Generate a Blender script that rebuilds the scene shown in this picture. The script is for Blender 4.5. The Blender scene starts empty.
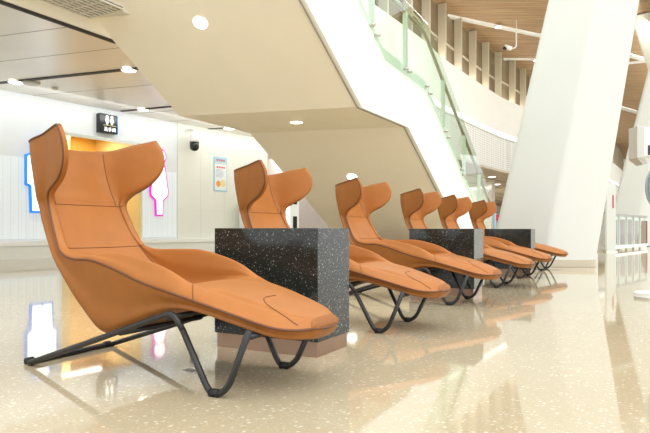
import bpy, bmesh, math, random
from mathutils import Vector, Matrix
random.seed(7)
SC = bpy.context.scene
COL = SC.collection
PI = math.pi
H = 0.62                     # eye height
FPX = 600.0                  # focal length in pixels of a 650 px wide frame
HZ = 229.3                   # horizon row
F2 = (0.88, -0.475)          # the way the chairs face
R2 = (0.475, 0.88)           # the way the row runs

# ------------------------------------------------------------------ materials
def mat(name, col, rough=0.5, metal=0.0, emit=None, estr=0.0, spec=0.5, trans=0.0, ior=1.45, coat=0.0,
        var=0.0, vscale=8.0, bump=0.0, bscale=60.0):
    m = bpy.data.materials.new(name); m.use_nodes = True
    nt = m.node_tree; b = nt.nodes['Principled BSDF']
    b.inputs['Base Color'].default_value = (*col, 1)
    b.inputs['Roughness'].default_value = rough
    b.inputs['Metallic'].default_value = metal
    b.inputs['Specular IOR Level'].default_value = spec
    b.inputs['Transmission Weight'].default_value = trans
    b.inputs['IOR'].default_value = ior
    b.inputs['Coat Weight'].default_value = coat
    if emit:
        b.inputs['Emission Color'].default_value = (*emit, 1)
        b.inputs['Emission Strength'].default_value = estr
    if var or bump:
        tc = nt.nodes.new('ShaderNodeTexCoord')
    if var:
        n = nt.nodes.new('ShaderNodeTexNoise'); n.inputs['Scale'].default_value = vscale
        n.inputs['Detail'].default_value = 4
        nt.links.new(tc.outputs['Object'], n.inputs['Vector'])
        r = nt.nodes.new('ShaderNodeValToRGB')
        r.color_ramp.elements[0].position = 0.3; r.color_ramp.elements[1].position = 0.7
        r.color_ramp.elements[0].color = (*[c * (1 - var) for c in col], 1)
        r.color_ramp.elements[1].color = (*[min(1, c * (1 + var)) for c in col], 1)
        nt.links.new(n.outputs['Fac'], r.inputs['Fac'])
        nt.links.new(r.outputs['Color'], b.inputs['Base Color'])
    if bump:
        n2 = nt.nodes.new('ShaderNodeTexNoise'); n2.inputs['Scale'].default_value = bscale
        n2.inputs['Detail'].default_value = 3
        nt.links.new(tc.outputs['Object'], n2.inputs['Vector'])
        bp = nt.nodes.new('ShaderNodeBump'); bp.inputs['Strength'].default_value = bump
        bp.inputs['Distance'].default_value = 0.002
        nt.links.new(n2.outputs['Fac'], bp.inputs['Height'])
        nt.links.new(bp.outputs['Normal'], b.inputs['Normal'])
    return m

def floor_material():
    m = mat('terrazzo', (0.66, 0.56, 0.38), rough=0.045, spec=0.75, ior=1.55)
    nt = m.node_tree; b = nt.nodes['Principled BSDF']; L = nt.links
    tc = nt.nodes.new('ShaderNodeTexCoord')
    mp = nt.nodes.new('ShaderNodeMapping'); mp.inputs['Rotation'].default_value = (0, 0, math.radians(28.4))
    L.new(tc.outputs['Object'], mp.inputs['Vector'])
    def mix(fac, a, c):
        n = nt.nodes.new('ShaderNodeMix'); n.data_type = 'RGBA'
        for sock, v in ((n.inputs[0], fac), (n.inputs[6], a), (n.inputs[7], c)):
            if isinstance(v, (int, float)): sock.default_value = v
            elif isinstance(v, tuple): sock.default_value = (*v, 1)
            else: L.new(v, sock)
        return n.outputs[2]
    big = nt.nodes.new('ShaderNodeTexNoise'); big.inputs['Scale'].default_value = 1.3; big.inputs['Detail'].default_value = 5
    L.new(mp.outputs['Vector'], big.inputs['Vector'])
    base = mix(big.outputs['Fac'], (0.40, 0.335, 0.215), (0.46, 0.39, 0.26))
    def specks(scale, lo, hi, feat='F1'):
        v = nt.nodes.new('ShaderNodeTexVoronoi'); v.inputs['Scale'].default_value = scale
        v.inputs['Randomness'].default_value = 1
        L.new(mp.outputs['Vector'], v.inputs['Vector'])
        sep = nt.nodes.new('ShaderNodeSeparateColor'); L.new(v.outputs['Color'], sep.inputs['Color'])
        gt = nt.nodes.new('ShaderNodeMapRange'); gt.inputs[1].default_value = lo; gt.inputs[2].default_value = hi
        L.new(sep.outputs[0], gt.inputs[0])
        d = nt.nodes.new('ShaderNodeMapRange'); d.inputs[1].default_value = 0.42; d.inputs[2].default_value = 0.3
        L.new(v.outputs['Distance'], d.inputs[0])
        mu = nt.nodes.new('ShaderNodeMath'); mu.operation = 'MULTIPLY'
        L.new(gt.outputs[0], mu.inputs[0]); L.new(d.outputs[0], mu.inputs[1])
        return mu.outputs[0]
    c1 = mix(specks(55, 0.80, 0.84), base, (0.60, 0.54, 0.41))
    c2 = mix(specks(120, 0.80, 0.85), c1, (0.57, 0.51, 0.38))
    c3 = mix(specks(80, 0.88, 0.92), c2, (0.42, 0.31, 0.17))
    br = nt.nodes.new('ShaderNodeTexBrick'); br.offset = 0.0; br.offset_frequency = 1
    br.inputs['Scale'].default_value = 1.0; br.inputs['Brick Width'].default_value = 1.2
    br.inputs['Row Height'].default_value = 1.2; br.inputs['Mortar Size'].default_value = 0.002
    br.inputs['Mortar Smooth'].default_value = 0.2
    L.new(mp.outputs['Vector'], br.inputs['Vector'])
    c4 = mix(br.outputs['Fac'], c3, (0.40, 0.32, 0.21))
    L.new(c4, b.inputs['Base Color'])
    return m

def granite_material():
    m = mat('black_granite', (0.02, 0.02, 0.018), rough=0.10, spec=0.42)
    nt = m.node_tree; b = nt.nodes['Principled BSDF']; L = nt.links
    tc = nt.nodes.new('ShaderNodeTexCoord')
    cur = None
    base = (0.018, 0.020, 0.017, 1)
    for sc, lo in ((210, 0.990), (130, 0.993), (380, 0.982)):
        v = nt.nodes.new('ShaderNodeTexVoronoi'); v.inputs['Scale'].default_value = sc
        L.new(tc.outputs['Object'], v.inputs['Vector'])
        sep = nt.nodes.new('ShaderNodeSeparateColor'); L.new(v.outputs['Color'], sep.inputs['Color'])
        gt = nt.nodes.new('ShaderNodeMapRange'); gt.inputs[1].default_value = lo - 0.03; gt.inputs[2].default_value = lo
        L.new(sep.outputs[0], gt.inputs[0])
        d = nt.nodes.new('ShaderNodeMapRange'); d.inputs[1].default_value = 0.5; d.inputs[2].default_value = 0.35
        L.new(v.outputs['Distance'], d.inputs[0])
        mu = nt.nodes.new('ShaderNodeMath'); mu.operation = 'MULTIPLY'
        L.new(gt.outputs[0], mu.inputs[0]); L.new(d.outputs[0], mu.inputs[1])
        mx = nt.nodes.new('ShaderNodeMix'); mx.data_type = 'RGBA'
        L.new(mu.outputs[0], mx.inputs[0])
        if cur is None: mx.inputs[6].default_value = base
        else: L.new(cur, mx.inputs[6])
        mx.inputs[7].default_value = (0.34, 0.36, 0.32, 1)
        cur = mx.outputs[2]
    L.new(cur, b.inputs['Base Color'])
    return m

def wood_material():
    m = mat('wood_ceiling', (0.5, 0.28, 0.12), rough=0.6)
    nt = m.node_tree; b = nt.nodes['Principled BSDF']; L = nt.links
    tc = nt.nodes.new('ShaderNodeTexCoord')
    mp = nt.nodes.new('ShaderNodeMapping'); mp.inputs['Rotation'].default_value = (0, 0, math.radians(-45))
    mp.inputs['Scale'].default_value = (0.25, 5.0, 1)
    L.new(tc.outputs['Object'], mp.inputs['Vector'])
    n = nt.nodes.new('ShaderNodeTexNoise'); n.inputs['Scale'].default_value = 1.6; n.inputs['Detail'].default_value = 5
    L.new(mp.outputs['Vector'], n.inputs['Vector'])
    r = nt.nodes.new('ShaderNodeValToRGB')
    r.color_ramp.elements[0].position = 0.32; r.color_ramp.elements[1].position = 0.68
    r.color_ramp.elements[0].color = (0.33, 0.205, 0.10, 1); r.color_ramp.elements[1].color = (0.54, 0.36, 0.20, 1)
    L.new(n.outputs['Fac'], r.inputs['Fac']); L.new(r.outputs['Color'], b.inputs['Base Color'])
    return m

def perforated(name, c1, c2, scale=14.0, emit=0.0, rough=0.4):
    m = mat(name, c1, rough=rough)
    nt = m.node_tree; b = nt.nodes['Principled BSDF']; L = nt.links
    tc = nt.nodes.new('ShaderNodeTexCoord')
    v = nt.nodes.new('ShaderNodeTexVoronoi'); v.inputs['Scale'].default_value = scale; v.inputs['Randomness'].default_value = 0.0
    L.new(tc.outputs['Object'], v.inputs['Vector'])
    r = nt.nodes.new('ShaderNodeValToRGB')
    r.color_ramp.elements[0].position = 0.28; r.color_ramp.elements[1].position = 0.36
    r.color_ramp.elements[0].color = (*c2, 1); r.color_ramp.elements[1].color = (*c1, 1)
    L.new(v.outputs['Distance'], r.inputs['Fac']); L.new(r.outputs['Color'], b.inputs['Base Color'])
    if emit:
        L.new(r.outputs['Color'], b.inputs['Emission Color']); b.inputs['Emission Strength'].default_value = emit
    return m

M = {
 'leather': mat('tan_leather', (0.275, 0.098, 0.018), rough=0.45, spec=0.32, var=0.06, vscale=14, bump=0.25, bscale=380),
 'leather_in': mat('tan_leather_lit', (0.36, 0.130, 0.027), rough=0.45, spec=0.32, var=0.05, vscale=11, bump=0.25, bscale=380),  # same leather as the shell, lightened to imitate light on the inner faces
 'piping': mat('leather_piping', (0.12, 0.04, 0.012), rough=0.45),
 'thread': mat('seam_thread', (0.16, 0.055, 0.02), rough=0.7),
 'blackmetal': mat('black_powder_coat', (0.016, 0.015, 0.014), rough=0.38, var=0.1, bump=0.1, bscale=500),
 'rubber': mat('black_rubber', (0.008, 0.008, 0.008), rough=0.6),
 'granite': granite_material(),
 'plinth': mat('bronze_steel', (0.33, 0.22, 0.15), rough=0.28, metal=0.85, var=0.1, vscale=3),
 'socket': mat('socket_plastic', (0.012, 0.012, 0.012), rough=0.25),
 'floor': floor_material(),
 'white': mat('white_paint', (0.86, 0.86, 0.81), rough=0.5, var=0.012, vscale=2),
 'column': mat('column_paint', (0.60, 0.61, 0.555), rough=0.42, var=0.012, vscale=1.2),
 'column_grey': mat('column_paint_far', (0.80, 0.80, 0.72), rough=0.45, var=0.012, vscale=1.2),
 'beige': mat('beige_soffit_paint', (0.93, 0.86, 0.70), rough=0.5, var=0.015, vscale=1.5),
 'ceil': mat('metal_ceiling_panel', (0.80, 0.78, 0.72), rough=0.32, metal=0.15, var=0.03, vscale=0.8),
 'cream': mat('cream_wall_tile', (0.82, 0.82, 0.74), rough=0.25, var=0.01, vscale=2),
 'panelwhite': mat('white_metal_panel', (0.78, 0.82, 0.84), rough=0.3, var=0.01),
 'joint': mat('joint_grey', (0.35, 0.35, 0.32), rough=0.6),
 'dark': mat('dark_recess', (0.035, 0.032, 0.028), rough=0.6),
 'steel': mat('brushed_steel', (0.62, 0.60, 0.54), rough=0.22, metal=0.9, var=0.05, vscale=5),
 'basetrim': mat('beige_steel_trim', (0.46, 0.41, 0.31), rough=0.25, metal=0.4),
 'yellow': mat('yellow_wall', (0.80, 0.50, 0.10), rough=0.4, var=0.03, vscale=2),
 'yellow_pale': mat('pale_yellow_wall', (0.84, 0.62, 0.25), rough=0.4, var=0.03, vscale=2),
 'screen': perforated('frosted_dot_glass', (0.74, 0.80, 0.82), (0.6, 0.66, 0.68), 22.0, emit=0.22),
 'perf': perforated('perforated_metal', (0.80, 0.80, 0.76), (0.30, 0.30, 0.26), 9.0),
 'grille': mat('white_grille', (0.75, 0.73, 0.66), rough=0.4),
 'wood': wood_material(),
 'darkglass': mat('brown_tinted_glazing', (0.24, 0.185, 0.115), rough=0.15, spec=0.6, var=0.25, vscale=0.5),
 'fin': mat('beige_fin', (0.52, 0.46, 0.34), rough=0.5),
 'lamp': mat('lamp_glow', (1, 1, 1), emit=(1, 0.97, 0.9), estr=6),
 'strip': mat('cold_light_strip', (1, 1, 1), emit=(0.9, 0.93, 1.0), estr=2.2),
 'signglow': mat('lit_sign_white', (1, 1, 1), emit=(1, 0.98, 1.0), estr=1.15),
 'signblue': mat('lit_sign_blue', (0.02, 0.25, 0.8), emit=(0.02, 0.30, 0.95), estr=0.3),
 'signpink': mat('lit_sign_magenta', (0.7, 0.05, 0.55), emit=(0.75, 0.04, 0.6), estr=0.35),
 'black': mat('gloss_black', (0.012, 0.013, 0.012), rough=0.2),
 'rail': mat('bronze_handrail', (0.42, 0.36, 0.25), rough=0.35, metal=0.3),
 'postmetal': mat('post_metal', (0.62, 0.64, 0.56), rough=0.35, metal=0.3),
 'grey': mat('grey_metal_case', (0.50, 0.49, 0.43), rough=0.35, metal=0.2),
 'greylilac': mat('lilac_grey_wall', (0.50, 0.45, 0.43), rough=0.5, var=0.03),
 'lightmachine': mat('machine_white', (0.82, 0.85, 0.84), rough=0.3),
 'bluegrey': mat('blue_grey_metal', (0.25, 0.33, 0.36), rough=0.4),
 'red': mat('red_plastic', (0.45, 0.02, 0.06), rough=0.4),
 'rustcloth': mat('rust_cloth', (0.24, 0.11, 0.07), rough=0.8, var=0.2, vscale=3),
 'postblue': mat('poster_blue', (0.35, 0.62, 0.80), rough=0.35),
 'postwhite': mat('poster_white', (0.85, 0.88, 0.90), rough=0.35),
 'postred': mat('poster_red', (0.75, 0.12, 0.10), rough=0.4),
 'postgrey': mat('poster_grey', (0.35, 0.37, 0.42), rough=0.4),
 'postorange': mat('poster_orange', (0.9, 0.35, 0.05), rough=0.4),
 'postyellow': mat('poster_yellow', (0.85, 0.75, 0.35), rough=0.4),
 'slat': mat('slat_ceiling', (0.60, 0.54, 0.43), rough=0.5, var=0.05, vscale=2),
}
def glass_material():
    m = bpy.data.materials.new('clear_green_glass'); m.use_nodes = True
    nt = m.node_tree; nt.nodes.clear()
    out = nt.nodes.new('ShaderNodeOutputMaterial')
    tr = nt.nodes.new('ShaderNodeBsdfTransparent'); tr.inputs['Color'].default_value = (0.86, 0.93, 0.87, 1)
    gl = nt.nodes.new('ShaderNodeBsdfGlossy'); gl.inputs['Roughness'].default_value = 0.02
    fr = nt.nodes.new('ShaderNodeFresnel'); fr.inputs['IOR'].default_value = 1.45
    mx = nt.nodes.new('ShaderNodeMixShader')
    ge = nt.nodes.new('ShaderNodeNewGeometry'); iv = nt.nodes.new('ShaderNodeMath'); iv.operation = 'SUBTRACT'; iv.inputs[0].default_value = 1
    nt.links.new(ge.outputs['Backfacing'], iv.inputs[1]); mm = nt.nodes.new('ShaderNodeMath'); mm.operation = 'MULTIPLY'
    nt.links.new(iv.outputs[0], mm.inputs[0]); nt.links.new(fr.outputs[0], mm.inputs[1])
    nt.links.new(mm.outputs[0], mx.inputs[0]); nt.links.new(tr.outputs[0], mx.inputs[1]); nt.links.new(gl.outputs[0], mx.inputs[2])
    nt.links.new(mx.outputs[0], out.inputs['Surface'])
    return m
M['glass'] = glass_material()

# ------------------------------------------------------------------ mesh helpers
class MB:
    def __init__(self): self.v = []; self.f = []
    def add(self, vs, fs):
        o = len(self.v); self.v += [tuple(p) for p in vs]; self.f += [tuple(i + o for i in f) for f in fs]; return self
    def prism(self, bottom, top):
        n = len(bottom)
        fs = [tuple(reversed(range(n))), tuple(range(n, 2 * n))] + [(i, (i + 1) % n, n + (i + 1) % n, n + i) for i in range(n)]
        return self.add(list(bottom) + list(top), fs)
    def box(self, x0, x1, y0, y1, z0, z1, fr=None):
        P = [(x0, y0), (x1, y0), (x1, y1), (x0, y1)]
        b = [(*p, z0) for p in P]; t = [(*p, z1) for p in P]
        if fr: b = [fr(*p) for p in b]; t = [fr(*p) for p in t]
        return self.prism(b, t)
    def poly(self, pts, th, axis):      # extrude polygon pts (3-D) by vector axis*th
        a = Vector(axis) * th
        return self.prism([tuple(p) for p in pts], [tuple(Vector(p) + a) for p in pts])
    def tube(self, pts, r, n=10, closed=False):
        pts = [Vector(p) for p in pts]; k = len(pts); rings = []
        prev = None
        for i, p in enumerate(pts):
            if closed: t = pts[(i + 1) % k] - pts[i - 1]
            else: t = pts[min(i + 1, k - 1)] - pts[max(i - 1, 0)]
            t.normalize()
            if prev is None:
                a = Vector((0, 0, 1)) if abs(t.z) < 0.9 else Vector((1, 0, 0))
                u = t.cross(a).normalized()
            else:
                u = (prev - t * prev.dot(t)).normalized()
            prev = u; w = t.cross(u)
            rings.append([p + (u * math.cos(2 * PI * j / n) + w * math.sin(2 * PI * j / n)) * r for j in range(n)])
        vs = [q for rg in rings for q in rg]; fs = []
        for i in range(k if closed else k - 1):
            a = i * n; b = ((i + 1) % k) * n
            for j in range(n): fs.append((a + j, a + (j + 1) % n, b + (j + 1) % n, b + j))
        if not closed: fs += [tuple(reversed(range(n))), tuple(range((k - 1) * n, k * n))]
        return self.add(vs, fs)
    def lathe(self, prof, n=24, mtx=None):   # prof [(r,z)]
        vs = []; fs = []
        for r, z in prof:
            for j in range(n): vs.append(Vector((r * math.cos(2 * PI * j / n), r * math.sin(2 * PI * j / n), z)))
        if mtx: vs = [mtx @ v for v in vs]
        for i in range(len(prof) - 1):
            for j in range(n): fs.append((i * n + j, i * n + (j + 1) % n, (i + 1) * n + (j + 1) % n, (i + 1) * n + j))
        fs += [tuple(reversed(range(n))), tuple(range((len(prof) - 1) * n, len(prof) * n))]
        return self.add(vs, fs)
    def build(self, name, m, parent=None, smooth=False, bevel=0.0, seg=2, keep=False):
        me = bpy.data.meshes.new(name)
        me.from_pydata([tuple(v) for v in self.v], [], self.f)
        if not keep:
            bm = bmesh.new(); bm.from_mesh(me); bmesh.ops.recalc_face_normals(bm, faces=bm.faces)
            bm.to_mesh(me); bm.free()
        me.materials.append(M[m] if isinstance(m, str) else m)
        if smooth: me.polygons.foreach_set('use_smooth', [True] * len(me.polygons))
        o = bpy.data.objects.new(name, me); COL.objects.link(o)
        if parent: o.parent = parent
        if bevel:
            b = o.modifiers.new('bevel', 'BEVEL'); b.width = bevel; b.segments = seg; b.limit_method = 'ANGLE'
            b.angle_limit = math.radians(35)
        return o

def catmull(P, sub, closed=False):
    P = [Vector(p) for p in P]; n = len(P); out = []
    rng = range(n) if closed else range(n - 1)
    for i in rng:
        if closed: p0, p1, p2, p3 = P[i - 1], P[i], P[(i + 1) % n], P[(i + 2) % n]
        else: p0, p1, p2, p3 = P[max(i - 1, 0)], P[i], P[i + 1], P[min(i + 2, n - 1)]
        for k in range(sub):
            t = k / sub
            out.append(0.5 * ((2 * p1) + (p2 - p0) * t + (2 * p0 - 5 * p1 + 4 * p2 - p3) * t * t + (3 * p1 - p0 - 3 * p2 + p3) * t ** 3))
    if not closed: out.append(P[-1].copy())
    return out

def fillet(pts, rad, seg=6):     # polyline with rounded corners
    pts = [Vector(p) for p in pts]; out = [pts[0]]
    for i in range(1, len(pts) - 1):
        r = rad[i] if isinstance(rad, (list, tuple)) else rad
        a = (pts[i - 1] - pts[i]); b = (pts[i + 1] - pts[i])
        d = min(r, a.length * 0.49, b.length * 0.49)
        p = pts[i] + a.normalized() * d; q = pts[i] + b.normalized() * d
        for k in range(seg + 1):
            t = k / seg; out.append(p * (1 - t) ** 2 + pts[i] * 2 * t * (1 - t) + q * t * t)
    out.append(pts[-1]); return out

def tag(o, label=None, cat=None, group=None, kind=None):
    if label: o['label'] = label
    if cat: o['category'] = cat
    if group: o['group'] = group
    if kind: o['kind'] = kind
    return o
def thing(name, label, cat, loc=(0, 0, 0), rz=0.0, group=None):
    o = bpy.data.objects.new(name, None); COL.objects.link(o)
    o.empty_display_size = 0.1
    o.location = loc; o.rotation_euler = (0, 0, rz); return tag(o, label, cat, group)
def structure(o): o['kind'] = 'structure'; return o
def copy_tree(o, parent=None):
    c = o.copy(); COL.objects.link(c); c.parent = parent
    for ch in list(o.children): copy_tree(ch, c)
    return c
def at(px, py, d):               # world point seen at a pixel, at distance d ahead
    return Vector(((px - 325) / FPX * d, d, H - (py - HZ) / FPX * d))

# ------------------------------------------------------------------ camera, world
cam = bpy.data.cameras.new('camera'); co = bpy.data.objects.new('camera', cam); COL.objects.link(co)
co.location = (0, 0, H); co.rotation_euler = (PI / 2, 0, 0)
cam.lens = FPX / 650 * 36; cam.sensor_width = 36; cam.shift_y = (HZ - 216.5) / 650
cam.clip_end = 300
SC.camera = co
SC.cycles.max_bounces = 16; SC.cycles.diffuse_bounces = 8; SC.cycles.transparent_max_bounces = 16
vs_ = SC.view_settings
vs_.view_transform = 'Standard'; vs_.look = 'None'; vs_.gamma = 1; vs_.exposure = 0.22; vs_.use_curve_mapping = False
w = bpy.data.worlds.new('world'); SC.world = w; w.use_nodes = True
w.node_tree.nodes['Background'].inputs[0].default_value = (0.97, 0.985, 1.0, 1)
w.node_tree.nodes['Background'].inputs[1].default_value = 1.75
sun = bpy.data.lights.new('daylight', 'SUN'); so = bpy.data.objects.new('daylight', sun); COL.objects.link(so)
sun.energy = 1.3; sun.angle = math.radians(50); sun.color = (1, 0.99, 0.97)
so.rotation_euler = Vector((0.42, -0.45, 1.0)).to_track_quat('Z', 'Y').to_euler()

# ------------------------------------------------------------------ lounge chair
OC = (0.70, 0.265)
# station: C(u,z) B(u,z,hw) M(u,z,hw) P(u,z,hw) Q(u,z,hw) D(u,z)
ST = [
 ((-.035,1.013),(-.015,1.017,.172),(.240,1.066,.274),(.232,1.078,.297),(-.010,1.018,.250),(-.070,1.000)),
 ((-.022,.950),(-.002,.952,.172),(.280,1.004,.282),(.272,1.008,.304),(-.012,.960,.248),(-.072,.945)),
 ((.000,.880),(.015,.880,.174),(.280,.922,.274),(.272,.920,.297),(-.002,.878,.243),(-.062,.870)),
 ((.025,.815),(.040,.815,.176),(.222,.848,.248),(.212,.848,.274),(.010,.808,.238),(-.045,.795)),
 ((.048,.770),(.062,.770,.178),(.125,.790,.222),(.112,.792,.248),(.020,.762,.233),(-.035,.750)),
 ((.062,.738),(.074,.738,.180),(.098,.740,.204),(.088,.740,.230),(.026,.730,.226),(-.028,.715)),
 ((.110,.660),(.116,.660,.184),(.130,.662,.208),(.118,.660,.236),(.056,.655,.230),(.000,.640)),
 ((.150,.590),(.158,.590,.190),(.170,.592,.218),(.160,.580,.246),(.100,.575,.236),(.048,.560)),
 ((.185,.532),(.195,.534,.200),(.220,.540,.232),(.210,.518,.260),(.150,.495,.244),(.105,.480)),
 ((.245,.455),(.262,.460,.205),(.300,.520,.242),(.296,.490,.270),(.235,.385,.244),(.200,.370)),
 ((.345,.380),(.362,.384,.208),(.420,.520,.246),(.420,.486,.274),(.330,.270,.238),(.305,.255)),
 ((.500,.335),(.500,.340,.208),(.570,.520,.248),(.560,.452,.276),(.455,.178,.230),(.450,.170)),
 ((.660,.350),(.660,.355,.206),(.715,.494,.244),(.705,.406,.276),(.620,.226,.226),(.620,.216)),
 ((.800,.388),(.800,.388,.200),(.830,.458,.238),(.845,.374,.272),(.800,.290,.226),(.800,.280)),
 ((.920,.402),(.920,.400,.180),(.940,.403,.228),(.975,.344,.264),(.950,.300,.226),(.950,.292)),
 ((1.10,.376),(1.10,.372,.155),(1.10,.350,.208),(1.14,.302,.246),(1.14,.258,.210),(1.12,.252)),
 ((1.26,.332),(1.26,.328,.130),(1.26,.310,.180),(1.29,.262,.220),(1.28,.222,.186),(1.27,.216)),
 ((1.355,.303),(1.350,.300,.105),(1.340,.288,.145),(1.365,.250,.174),(1.35,.210,.138),(1.35,.206)),
 ((1.398,.288),(1.395,.286,.055),(1.392,.280,.085),(1.404,.248,.104),(1.392,.208,.085),(1.394,.203)),
]
SUBR, SUBS = 5, 5
def ring(st):
    C, B, Mm, P, Q, D = st
    c = OC[1]
    def side(sg):
        def p(t): return Vector((t[0], c + sg * t[2], t[1]))
        b, m, pp, q = p(B), p(Mm), p(P), p(Q)
        return [b, b.lerp(m, 0.6), m, m.lerp(pp, 0.5) + (m - b).normalized() * 0.008, pp, pp.lerp(q, 0.5), q]
    f_ = side(1); n_ = side(-1)
    return [Vector((C[0], c, C[1]))] + f_ + [Vector((D[0], c, D[1]))] + n_[::-1]
NR = 16
IB, IM, IP, IQ, ID = 1, 3, 5, 7, 8       # control indices on the far side; near ones are 16 - i
ctrl = [ring(s) for s in ST]
cols = [catmull([ctrl[s][k] for s in range(len(ST))], SUBS) for k in range(NR)]
NS = len(cols[0])
GRID = [catmull([cols[k][i] for k in range(NR)], SUBR, closed=True) for i in range(NS)]
for rg in GRID:
    for p in rg: p.x -= OC[0]; p.y -= OC[1]
NT = NR * SUBR
def seg_part(name, m, parent, s0, s1, t0, t1, caps=None):
    """s in stations, t in ring controls (may wrap)"""
    a0, a1 = int(s0 * SUBS), int(s1 * SUBS); b0, b1 = int(t0 * SUBR), int(t1 * SUBR)
    vs = []; fs = []; w_ = b1 - b0 + 1
    for i in range(a0, a1 + 1):
        for j in range(b0, b1 + 1): vs.append(GRID[i][j % NT])
    for i in range(a1 - a0):
        for j in range(w_ - 1):
            a = i * w_ + j; fs.append((a, a + w_, a + w_ + 1, a + 1))
    mb = MB().add(vs, fs)
    if caps == 'both':
        for (row, up) in ((0, True), (NS - 1, False)):
            g = GRID[row]; half = ID * SUBR; inner = []
            # paired strip between the inner chain and the outer chain, slightly domed
            nn = IP * SUBR
            def chains(sg):
                inn = [g[(sg * j) % NT] for j in range(0, IM * SUBR + SUBR + 1)]
                out_ = [g[(sg * j) % NT] for j in range(half, IM * SUBR + SUBR - 1, -1)]
                return inn, out_
            for sg in (1, -1):
                inn, out_ = chains(sg)
                k = 24
                def samp(ch, t):
                    x = t * (len(ch) - 1); i0 = min(int(x), len(ch) - 2); return ch[i0].lerp(ch[i0 + 1], x - i0)
                vv = []; ff = []
                nrm = (Vector((0, 0, 1)) if up else Vector((1, 0, 0.05)).normalized())
                W = 5
                for q in range(k + 1):
                    a = samp(inn, q / k); b = samp(out_, q / k)
                    for e in range(W):
                        t = e / (W - 1); d = min((a - b).length * 0.3, 0.016 if up else 0.026)
                        vv.append(a.lerp(b, t) + nrm * d * math.sin(PI * t) ** 0.6 if 0 < t < 1 else a.lerp(b, t))
                for q in range(k):
                    for e in range(W - 1):
                        a = q * W + e; ff.append((a, a + 1, a + W + 1, a + W))
                mb.add(vv, ff)
    return mb.build(name, m, parent, smooth=True)
def surf(s, t, lift=0.0):
    x = s * SUBS; i = min(int(x), NS - 2); f = x - i
    y = t * SUBR; j = int(math.floor(y)); g = y - j
    a = GRID[i][j % NT].lerp(GRID[i][(j + 1) % NT], g); b = GRID[i + 1][j % NT].lerp(GRID[i + 1][(j + 1) % NT], g)
    p = a.lerp(b, f)
    if lift:
        du = GRID[i + 1][j % NT] - GRID[i][j % NT]; dt = GRID[i][(j + 1) % NT] - GRID[i][j % NT]
        n = dt.cross(du)
        if n.length > 0: p = p + n.normalized() * lift
    return p
# orientation test for lift: inner surface normal should point up at the footrest centre
LS = 1.0
_n = surf(15, 0, 0.01) - surf(15, 0)
if _n.z < 0: LS = -1.0
def path(fn, k=40): return [fn(i / k) for i in range(k + 1)]

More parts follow.
